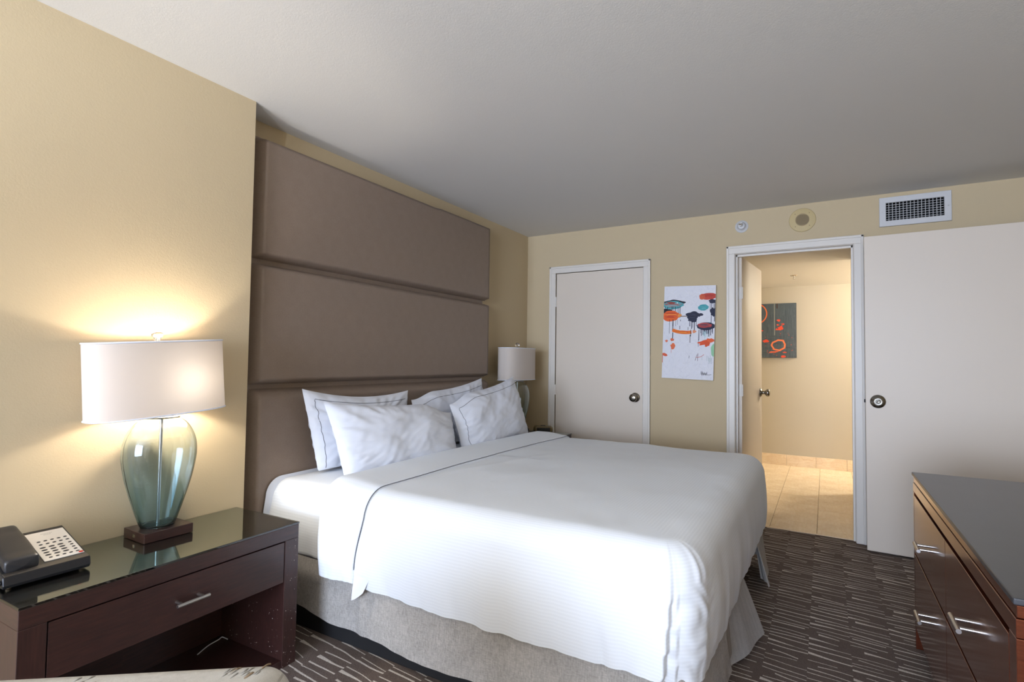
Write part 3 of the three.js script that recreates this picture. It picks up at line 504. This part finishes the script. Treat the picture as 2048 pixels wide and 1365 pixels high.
pillow('white pillow upright against the headboard, half hidden at the glowing lamp end', [.228, .815, 2.255], .76, .44, .13, .10, -.05, .0, 1.3, { sag: .01, taper: .1, line: [[1, -1, 1, 1], [1, 1, -1, 1]] });
pillow('smooth white pillow leaning in front at the glowing lamp end', [.44, .775, 2.175], .91, .43, .17, .34, -.05, -.03, 4.1, { curl: .08, end: -1, taper: .05 });
pillow('white pillow upright against the headboard behind the pillow nearest the far lamp', [.224, .815, 1.425], .80, .45, .13, .10, .085, 0, 7.7, { sag: .0, curl: .05, line: [[1, 1, -1, 1]] });
pillow('white pillow with dark stitched line leaning in front, nearest the far lamp', [.435, .81, 1.265], .86, .47, .175, .26, .115, 0, 9.4, { sag: .0, curl: .06, line: [[1, -1, 1, 1], [1, 1, -1, 1]] });
// ------------------------------------------------------------------ nightstands
function barHandle(parent, x, y, z, L, r = .0055, so = .03, name = 'handle', post = .035) { // bar along z, standing off towards dir
  const dir = so > 0 ? 1 : -1, h = mesh(name, cyl(r, r, L, x + so, y, z, 'z', 20), M.steel, parent);
  for (const s of [-1, 1]) mesh('handle_post', cyl(.0052, .0052, Math.abs(so), x + so / 2, y, z + s * post, 'x', 14), M.steel, h); return h;
}
function nightstand(label, pos, turn, W, top) {
  const t = thing('nightstand', label, 'nightstand', pos, turn, 'nightstands'); const D = .402, h = W / 2, T = top - .008;
  mesh('top_panel', bx(0, D, T - .052, T, -h, h, .002), M.wood, t);
  mesh('side_panel', bx(0, D, 0, T - .052, h - .062, h, .002), M.woodV, t);
  mesh('side_panel', bx(0, D, 0, T - .052, -h, -h + .062, .002), M.woodChip, t);
  mesh('back_panel', bx(.004, .016, .03, T - .052, -h + .062, h - .062, 0), M.wood, t);
  mesh('bottom_shelf', bx(.004, D - .004, 0, .03, -h + .062, h - .062, .001), M.wood, t);
  const dr = mesh('drawer', bx(.03, D - .001, T - .052 - .158, T - .052 - .004, -h + .065, h - .065, .0015), M.wood, t);
  barHandle(dr, D - .001, T - .052 - .078, 0, .105, .0058, .036);
  mesh('glass_top', bx(-.0, D + .002, T + .0004, top, -h - .001, h + .001, .0012), M.tileGlass, t);
  return t;
}
nightstand('dark wood nightstand with glass top under the glowing lamp and phone', [.186, 0, 3.356], 1.6 * D2R, .868, .548);
nightstand('dark wood nightstand half hidden behind the bed under the unlit lamp', [.155, 0, .466], 0, .5, .6);
tag(mesh('paper_scrap', tube([[.262, .0325, 3.12], [.235, .034, 3.06], [.224, .0335, 3.01], [.222, .036, 2.998], [.24, .0335, 2.992], [.252, .0325, 2.991]], .0022, 60, 5), M.cotton), 'thin white scrap in the corner of the open nightstand shelf', 'scrap');
// ------------------------------------------------------------------ lamps
const LC = [.285, 3.290]; // near lamp
function lamp(label, pos, turn, lit, tilt) {
  const t = thing('table_lamp', label, 'lamp', pos, turn, 'glass table lamps');
  const b = mesh('base', bx(-.072, .072, 0, .034, -.083, .083, .002), M.wood, t); mesh('badge', bx(-.006, .006, .012, .022, .0828, .0838, .0003), M.chrome, b);
  // hand-blown bottle: the wall grows thicker towards the foot
  const out = [], inn = []; const P = [[0, .036], [.05, .036], [.056, .04], [.062, .052], [.078, .1], [.096, .16], [.11, .215], [.1195, .27], [.1215, .305], [.118, .34], [.106, .376], [.088, .404], [.068, .421], [.058, .428]];
  const c = new THREE.SplineCurve(P.map(p => new THREE.Vector2(...p))); const N = 46;
  for (let i = 0; i <= N; i++) { const p = c.getPoint(i / N), q = c.getTangent(i / N), th = lerp(.0085, .0022, sstep(.05, .40, p.y)) ; out.push([Math.max(p.x, 0), p.y]); inn.push([Math.max(p.x - th * Math.max(q.y, .0), 0), p.y + th * q.x]); }
  inn[0][0] = 0;
  const vg = lathe([...out, ...inn.reverse()], 72); vg.scale(.84, 1, 1); vg.translate(0, 0, .006); vg.computeVertexNormals(); mesh('glass_vase', vg, M.vase, t);
  const cg = lathe([[0, .428], [.061, .428], [.062, .431], [.061, .435], [.02, .437], [.012, .45], [0, .45]], 48); cg.scale(.84, 1, 1); cg.translate(0, 0, .006); mesh('metal_cap', cg, M.chrome, t);
  mesh('stem', cyl(.0055, .0055, .39, 0, .237, .006, 'y', 20), M.steel, t);
  const a = .101, bb = .229, h = .262, ex = 2 / 2.7, N2 = 120;
  const o = (k, y, f = 1) => { const th = k * Math.PI * 2, cx = Math.cos(th), sz = Math.sin(th); return [f * a * Math.sign(cx) * Math.pow(Math.abs(cx), ex), y, f * bb * Math.sign(sz) * Math.pow(Math.abs(sz), ex)]; };
    const rot = (g) => { g.rotateX(tilt); g.translate(0, .445, .012); return g; };
  const sh = mesh('shade', rot(grid(N2, 6, (u, v) => o(u, v * h, lerp(1.0, .99, v)), (u, v) => [u, v])), M.shade, t);
  for (const y of [0, h]) { const pts = []; for (let k = 0; k < 80; k++) pts.push(o(k / 80, y, lerp(1.002, .992, y / h))); mesh('rim', rot(tube(pts, .0028, 240, 6, true)), M.cotton, sh); }
  mesh('harp', rot(mergeGeometries([tube([[0, .01, .0], [0, .05, .05], [0, .14, .062], [0, .24, .03], [0, h + .004, 0]], .002, 40, 6), tube([[0, .01, .0], [0, .05, -.05], [0, .14, -.062], [0, .24, -.03], [0, h + .004, 0]], .002, 40, 6)])), M.steel, t);
  const fin = lathe([[0, 0], [.008, .0], [.007, .006], [.011, .009], [.0175, .018], [.019, .026], [.0165, .036], [.009, .043], [0, .0445]], 32); fin.translate(0, h + .002, 0); mesh('finial', rot(fin), M.crystal, t);
  mesh('socket', rot(cyl(.013, .013, .05, 0, .035, -.06, 'y', 20)), M.steel, t);
  const bm = lit ? std({ color: 0xffffff, emissive: new THREE.Color().setRGB(1, .82, .58), emissiveIntensity: 4 }) : std({ color: col(240, 238, 232), roughness: .5 });
  const bg = lathe([[0, 0], [.013, .0], [.014, .02], [.026, .05], [.029, .066], [.025, .082], [.014, .093], [0, .096]], 28); bg.translate(0, .06, -.06); mesh('bulb', rot(bg), bm, t);
  return t;
}
lamp('glowing table lamp with green glass base and white oval shade', [LC[0], .5485, LC[1]], 0, true, 3.8 * D2R);
lamp('unlit table lamp with white oval shade behind the pillows', [.17, .6005, .46], 0, false, 0);
{ // light of the near lamp, set in its bulb
  const l = new THREE.PointLight(new THREE.Color().setRGB(1, .92, .79), 1.05, 0, 2); l.position.set(LC[0], .548 + .445 + .12, LC[1] - .046); l.shadow.radius = 1.4; l.castShadow = true; scene.add(l);
}
// ------------------------------------------------------------------ telephone
{
  const t = thing('telephone', 'black desk telephone with white keypad plate on the nightstand', 'telephone', [.44, .552, 3.653], 0);
  // local: x from -.2 (back) to 0 (front), z from -.09 (keypad side) to +.11 (handset side); top slopes up to the back
  const ys = x => lerp(.030, .088, -x / .2);
  const pr = new THREE.Shape(); pr.moveTo(0, .006); pr.lineTo(.004, .012); pr.lineTo(0, .030); pr.lineTo(-.2, .088); pr.lineTo(-.21, .078); pr.lineTo(-.2, .004); pr.closePath();
  const g = new THREE.ExtrudeGeometry(pr, { depth: .196, bevelEnabled: true, bevelSize: .004, bevelThickness: .004, bevelSegments: 3 }); g.translate(0, 0, -.086); mesh('body', g, M.phone, t);
  const slope = Math.atan2(.058, .2), on = (x, z, up = 0) => [x - up * Math.sin(-slope) * -1 * 0, ys(x) + .0045 + up, z];
  const pt = canvasTex(256, 384, (x, W, Hh) => { x.fillStyle = 'rgb(226,220,212)'; x.fillRect(0, 0, W, Hh); x.strokeStyle = 'rgba(120,116,110,.7)'; x.lineWidth = 2.5; for (const [y, a, b] of [[40, 96, 168], [56, 110, 156]]) { x.beginPath(); for (let px = a; px < b; px += 7) { x.moveTo(px, y); x.lineTo(px + 3, y - 9); } x.stroke(); } x.strokeStyle = 'rgba(150,146,140,.5)'; x.lineWidth = 1.5; for (let i = 0; i < 5; i++) { x.beginPath(); x.moveTo(30 + i * 44, 118); x.lineTo(52 + i * 44, 118); x.stroke(); } });
  const pg = new RoundedBoxGeometry(.168, .003, .098, 3, .0014); { const p = pg.attributes.position, uv = pg.attributes.uv; for (let i = 0; i < p.count; i++) uv.setXY(i, .5 - p.getZ(i) / .098, .5 - p.getX(i) / .168); }
  const plate = mesh('keypad_plate', pg, std({ map: pt, roughness: .5 }), t); plate.rotation.z = -slope; plate.position.set(-.104, ys(-.104) + .0052, -.035);
  mesh('front_trim', bx(-.016, .002, .0, .003, -.088, .11, .001), M.phoneTrim, t).position.set(0, .0325, 0); t.children[t.children.length - 1].rotation.z = -slope;
  const kg = new THREE.SphereGeometry(1, 14, 8), key = (lx, lz, a, b, m = M.key, nm = 'key') => { const k = new THREE.Mesh(kg, m); k.name = nm; k.castShadow = k.receiveShadow = true; k.scale.set(a, .0016, b); k.position.set(lx, .0018, lz); plate.add(k); };
  for (const x of [-.026, -.008]) for (let i = 0; i < 5; i++) key(x, -.036 + i * .0165, .0029, .0050);
  for (let r = 0; r < 4; r++) for (let i = 0; i < 3; i++) key(.011 + r * .0145, -.012 + i * .0215, .0036, .0078);
  for (let r = 0; r < 4; r++) key(.011 + r * .0145, -.036, .0028, .0048); for (let i = 0; i < 5; i++) key(.070, -.036 + i * .0165, .0028, .0050);
  key(.0785, -.042, .005, .0065, M.red, 'message_button');
  // handset lying along the left side
  const hs = grid(40, 28, (u, v) => { const x = lerp(-.21, -.008, u), e = 2 * u - 1, a = v * Math.PI * 2, cup = sstep(.5, .95, Math.abs(e)); const wz = .040 * Math.pow(clamp(1 - Math.pow(Math.abs(e), 26)), .5), hy = (.015 + .005 * cup) * Math.pow(clamp(1 - Math.pow(Math.abs(e), 22)), .5); const cz = Math.sign(Math.cos(a)) * Math.pow(Math.abs(Math.cos(a)), .3), sy = Math.sign(Math.sin(a)) * Math.pow(Math.abs(Math.sin(a)), .5); return [x, ys(x) + .017 + .007 * (1 - e * e) - (sy < 0 ? 0 : 0) + hy * sy, .0665 + wz * cz]; });
  mesh('handset', hs, M.phone, t);
  const cord = []; for (let i = 0; i <= 260; i++) { const k = i / 260, a = i * .62, cx = lerp(.0, .03, k) - .02 * Math.sin(k * 3), cz = lerp(.085, .2, k), cy = .016 + .02 * (1 - k) * Math.exp(-k * 6); cord.push([cx + .0055 * Math.cos(a) * sstep(0, .1, k), Math.max(cy + .0055 * Math.sin(a) * sstep(0, .1, k), .003), cz]); }
  mesh('coiled_cord', tube(cord, .0018, 700, 6), M.phone, t);
  for (const [x, z] of [[-.015, -.075], [-.015, .095], [-.18, -.075], [-.18, .095]]) mesh('rubber_foot', cyl(.006, .006, .006, x, .0, z), M.worn, t);
}
{ // alarm clock on the far nightstand, with its cord
  const c = thing('alarm_clock', 'small dark brown alarm clock on the far nightstand', 'clock', [.35, .6, .335], -1.0);
  const b = new RoundedBoxGeometry(.1, .062, .16, 5, .024); b.translate(0, .032, 0); mesh('body', b, M.amber, c);
  mesh('display', bx(.0485, .0515, .016, .05, -.055, .055, .002), std({ color: col(26, 20, 12), roughness: .15 }), c);
  mesh('button', bx(-.01, .01, .062, .066, -.02, .02, .002), M.black, c);
  tag(mesh('power_cord', tube([[.31, .625, .41], [.30, .62, .45], [.29, .63, .475], [.285, .66, .49], [.27, .69, .50], [.235, .705, .53]], .003, 50, 8), M.black), 'thin black power cord curling from the alarm clock', 'cord');
}
// ------------------------------------------------------------------ dresser
{
  const t = thing('dresser', 'glossy dark wood dresser with grey top and steel bar handles', 'dresser', [2.72, 0, 0]);
  const Z0 = 1.442, Z1 = 2.893, D = .7, TOP = .742;
  mesh('top_slab', bx(-.004, D, TOP - .014, TOP, Z0 - .004, Z1 + .004, .003), M.slate, t);
  mesh('top_rail', bx(.002, D, TOP - .04, TOP - .015, Z0, Z1, .002), M.gloss, t);
  mesh('frieze', bx(.0, D, .662, TOP - .042, Z0, Z1, .002), M.gloss, t);
  mesh('end_panel', bx(.0, D, 0, .661, Z0, Z0 + .028, .002), M.gloss, t); mesh('end_panel', bx(.0, D, 0, .661, Z1 - .05, Z1, .002), M.gloss, t);
  mesh('carcass', bx(.022, D, .09, .655, Z0 + .028, Z1 - .05, 0), M.black, t); mesh('plinth', bx(.07, D - .02, 0, .09, Z0 + .028, Z1 - .05, 0), M.black, t);
  const zm = 2.155, za = Z0 + .031, zb = Z1 - .053;
  for (const [a, b, y0, y1] of [[za, zm - .0015, .408, .648], [zm + .0015, zb, .408, .648], [za, zm - .0015, .09, .398], [zm + .0015, zb, .09, .398]]) {
    const d = mesh('drawer', bx(.0, .021, y0, y1, a, b, .0015), M.gloss, t); barHandle(d, 0, y0 > .2 ? .522 : .262, (a + b) / 2, .11, .0062, -.034, 'handle', .03);
  }
}
// ------------------------------------------------------------------ armchair whose back edge shows at the lower left
{
  const ang = 33 * D2R, t = thing('armchair', 'pale beige armchair with worn back corner in front of the nightstand', 'armchair', [1.46, 0, 4.02], ang);
  // local x runs along the back, +z towards the seat
  const back = new RoundedBoxGeometry(.66, .5, .13, 6, .045); { const p = back.attributes.position; for (let i = 0; i < p.count; i++) { const x = p.getX(i), y = p.getY(i); p.setY(i, y + (y > 0 ? .005 * noise(x * 5, 2) - .036 * clamp(.25 - x, 0, .6) : 0)); } } back.translate(0, .498, 0); mesh('backrest', uvm(back), M.chair, t);
  const seat = new RoundedBoxGeometry(.66, .17, .58, 5, .05); seat.translate(0, .345, .3); mesh('seat', uvm(seat), M.chair, t);
  for (const [x, z] of [[-.29, -.03], [.29, -.03], [-.29, .53], [.29, .53]]) mesh('leg', cyl(.02, .014, .27, x, .135, z), M.wood, t);
  const ty = x => .748 + .005 * noise(x * 5, 2) - .036 * clamp(.25 - x, 0, .6);
  for (const [cx, n] of [[.26, 16], [.05, 5]]) for (let k = 0; k < n; k++) { const x = cx + rr(-.025, .025), z = -.012 + rr(-.012, .01), L = rr(.012, .022); mesh('worn_fray', tube([[x, ty(x) - .0012, z], [x + L * .25, ty(x) + .0006, z - L * .5], [x + L * .35, ty(x) - .0035, z - L]], .0013, 10, 5), k % 5 ? M.chair : M.worn, t); }
}
// ------------------------------------------------------------------ unseen vanity and lamp round the right corner, placed to shade and light the bathroom
{
  const v = thing('vanity', 'unseen stone topped vanity in the bathroom niche, placed to shade the lower back wall', 'vanity', [0, 0, 0]);
  mesh('counter', bx(2.75, 3.98, .82, .86, -1.8, -1.22, .004), M.marble, v); mesh('cabinet', bx(2.79, 3.98, .1, .82, -1.76, -1.22, .003), M.wood, v); mesh('plinth', bx(2.82, 3.98, 0, .1, -1.7, -1.22, 0), M.black, v);
  const s = thing('unseen_vanity_lamp', 'unseen warm wall lamp above the bathroom vanity, lights the bathroom from the right', 'lamp', [3.7, 1.86, -1.2]);
  mesh('backplate', bx(-.3, .3, -.05, .05, -.02, 0, .004), M.chrome, s);
  const fm = std({ color: 0xffffff, emissive: new THREE.Color().setRGB(1, .83, .62), emissiveIntensity: 5 });
  for (const x of [-.2, 0, .2]) { const g = new THREE.SphereGeometry(.055, 24, 16); g.translate(x, 0, -.09); mesh('globe_light', g, fm, s); const l = new THREE.PointLight(new THREE.Color().setRGB(1, .90, .74), .7, 0, 2); l.position.set(3.7 + x, 1.86, -1.29); l.shadow.radius = 2.5; l.castShadow = true; scene.add(l); }
}
{
  const c = thing('unseen_ceiling_lamp', 'unseen frosted dome lamp in the vanity niche, placed to light the open door leaf', 'lamp', [3.7, BC, -2.5]);  // out of view, placed to light the bathroom door leaf and floor
  mesh('rim', cyl(.15, .15, .015, 0, -.0075, 0), M.chrome, c);
  const g = new THREE.SphereGeometry(.14, 32, 12, 0, Math.PI * 2, Math.PI / 2, Math.PI / 2); g.scale(1, .5, 1); g.translate(0, -.015, 0);
  mesh('dome_light', g, std({ color: 0xffffff, emissive: new THREE.Color().setRGB(1, .87, .68), emissiveIntensity: 4 }), c);
  const l = new THREE.PointLight(new THREE.Color().setRGB(1, .90, .74), 12, 0, 2); l.position.set(3.7, BC - .05, -2.5); l.shadow.radius = 5; l.castShadow = true; scene.add(l);
}
// ------------------------------------------------------------------ added fill: uplight floor lamp behind the camera to brighten the ceiling
{
  const FX = 1.75, FZ = 5.5, t = thing('added_fill_lamp', 'added uplight floor lamp behind the camera, fill light for the ceiling', 'lamp', [FX, 0, FZ]);
  mesh('base', lathe([[0, 0], [.14, 0], [.14, .012], [.03, .025], [0, .025]], 40), M.steel, t); mesh('pole', cyl(.012, .012, 1.42, 0, .73, 0), M.steel, t);
  mesh('bowl', lathe([[0, 1.43], [.06, 1.435], [.14, 1.46], [.19, 1.50], [.2, 1.52], [.196, 1.52], [.185, 1.502], [.135, 1.466], [.06, 1.442], [0, 1.438]], 48), M.white, t);
  mesh('bulb', new THREE.SphereGeometry(.03, 20, 14).translate(0, 1.485, 0), std({ color: 0xffffff, emissive: new THREE.Color().setRGB(.92, .97, 1.05), emissiveIntensity: 6 }), t);
  const l = new THREE.PointLight(new THREE.Color().setRGB(.90, .97, 1.08), 9.5, 0, 2); l.position.set(FX, 1.485, FZ); l.shadow.radius = 1.4; l.castShadow = true; scene.add(l);
}
renderer.render(scene, camera);
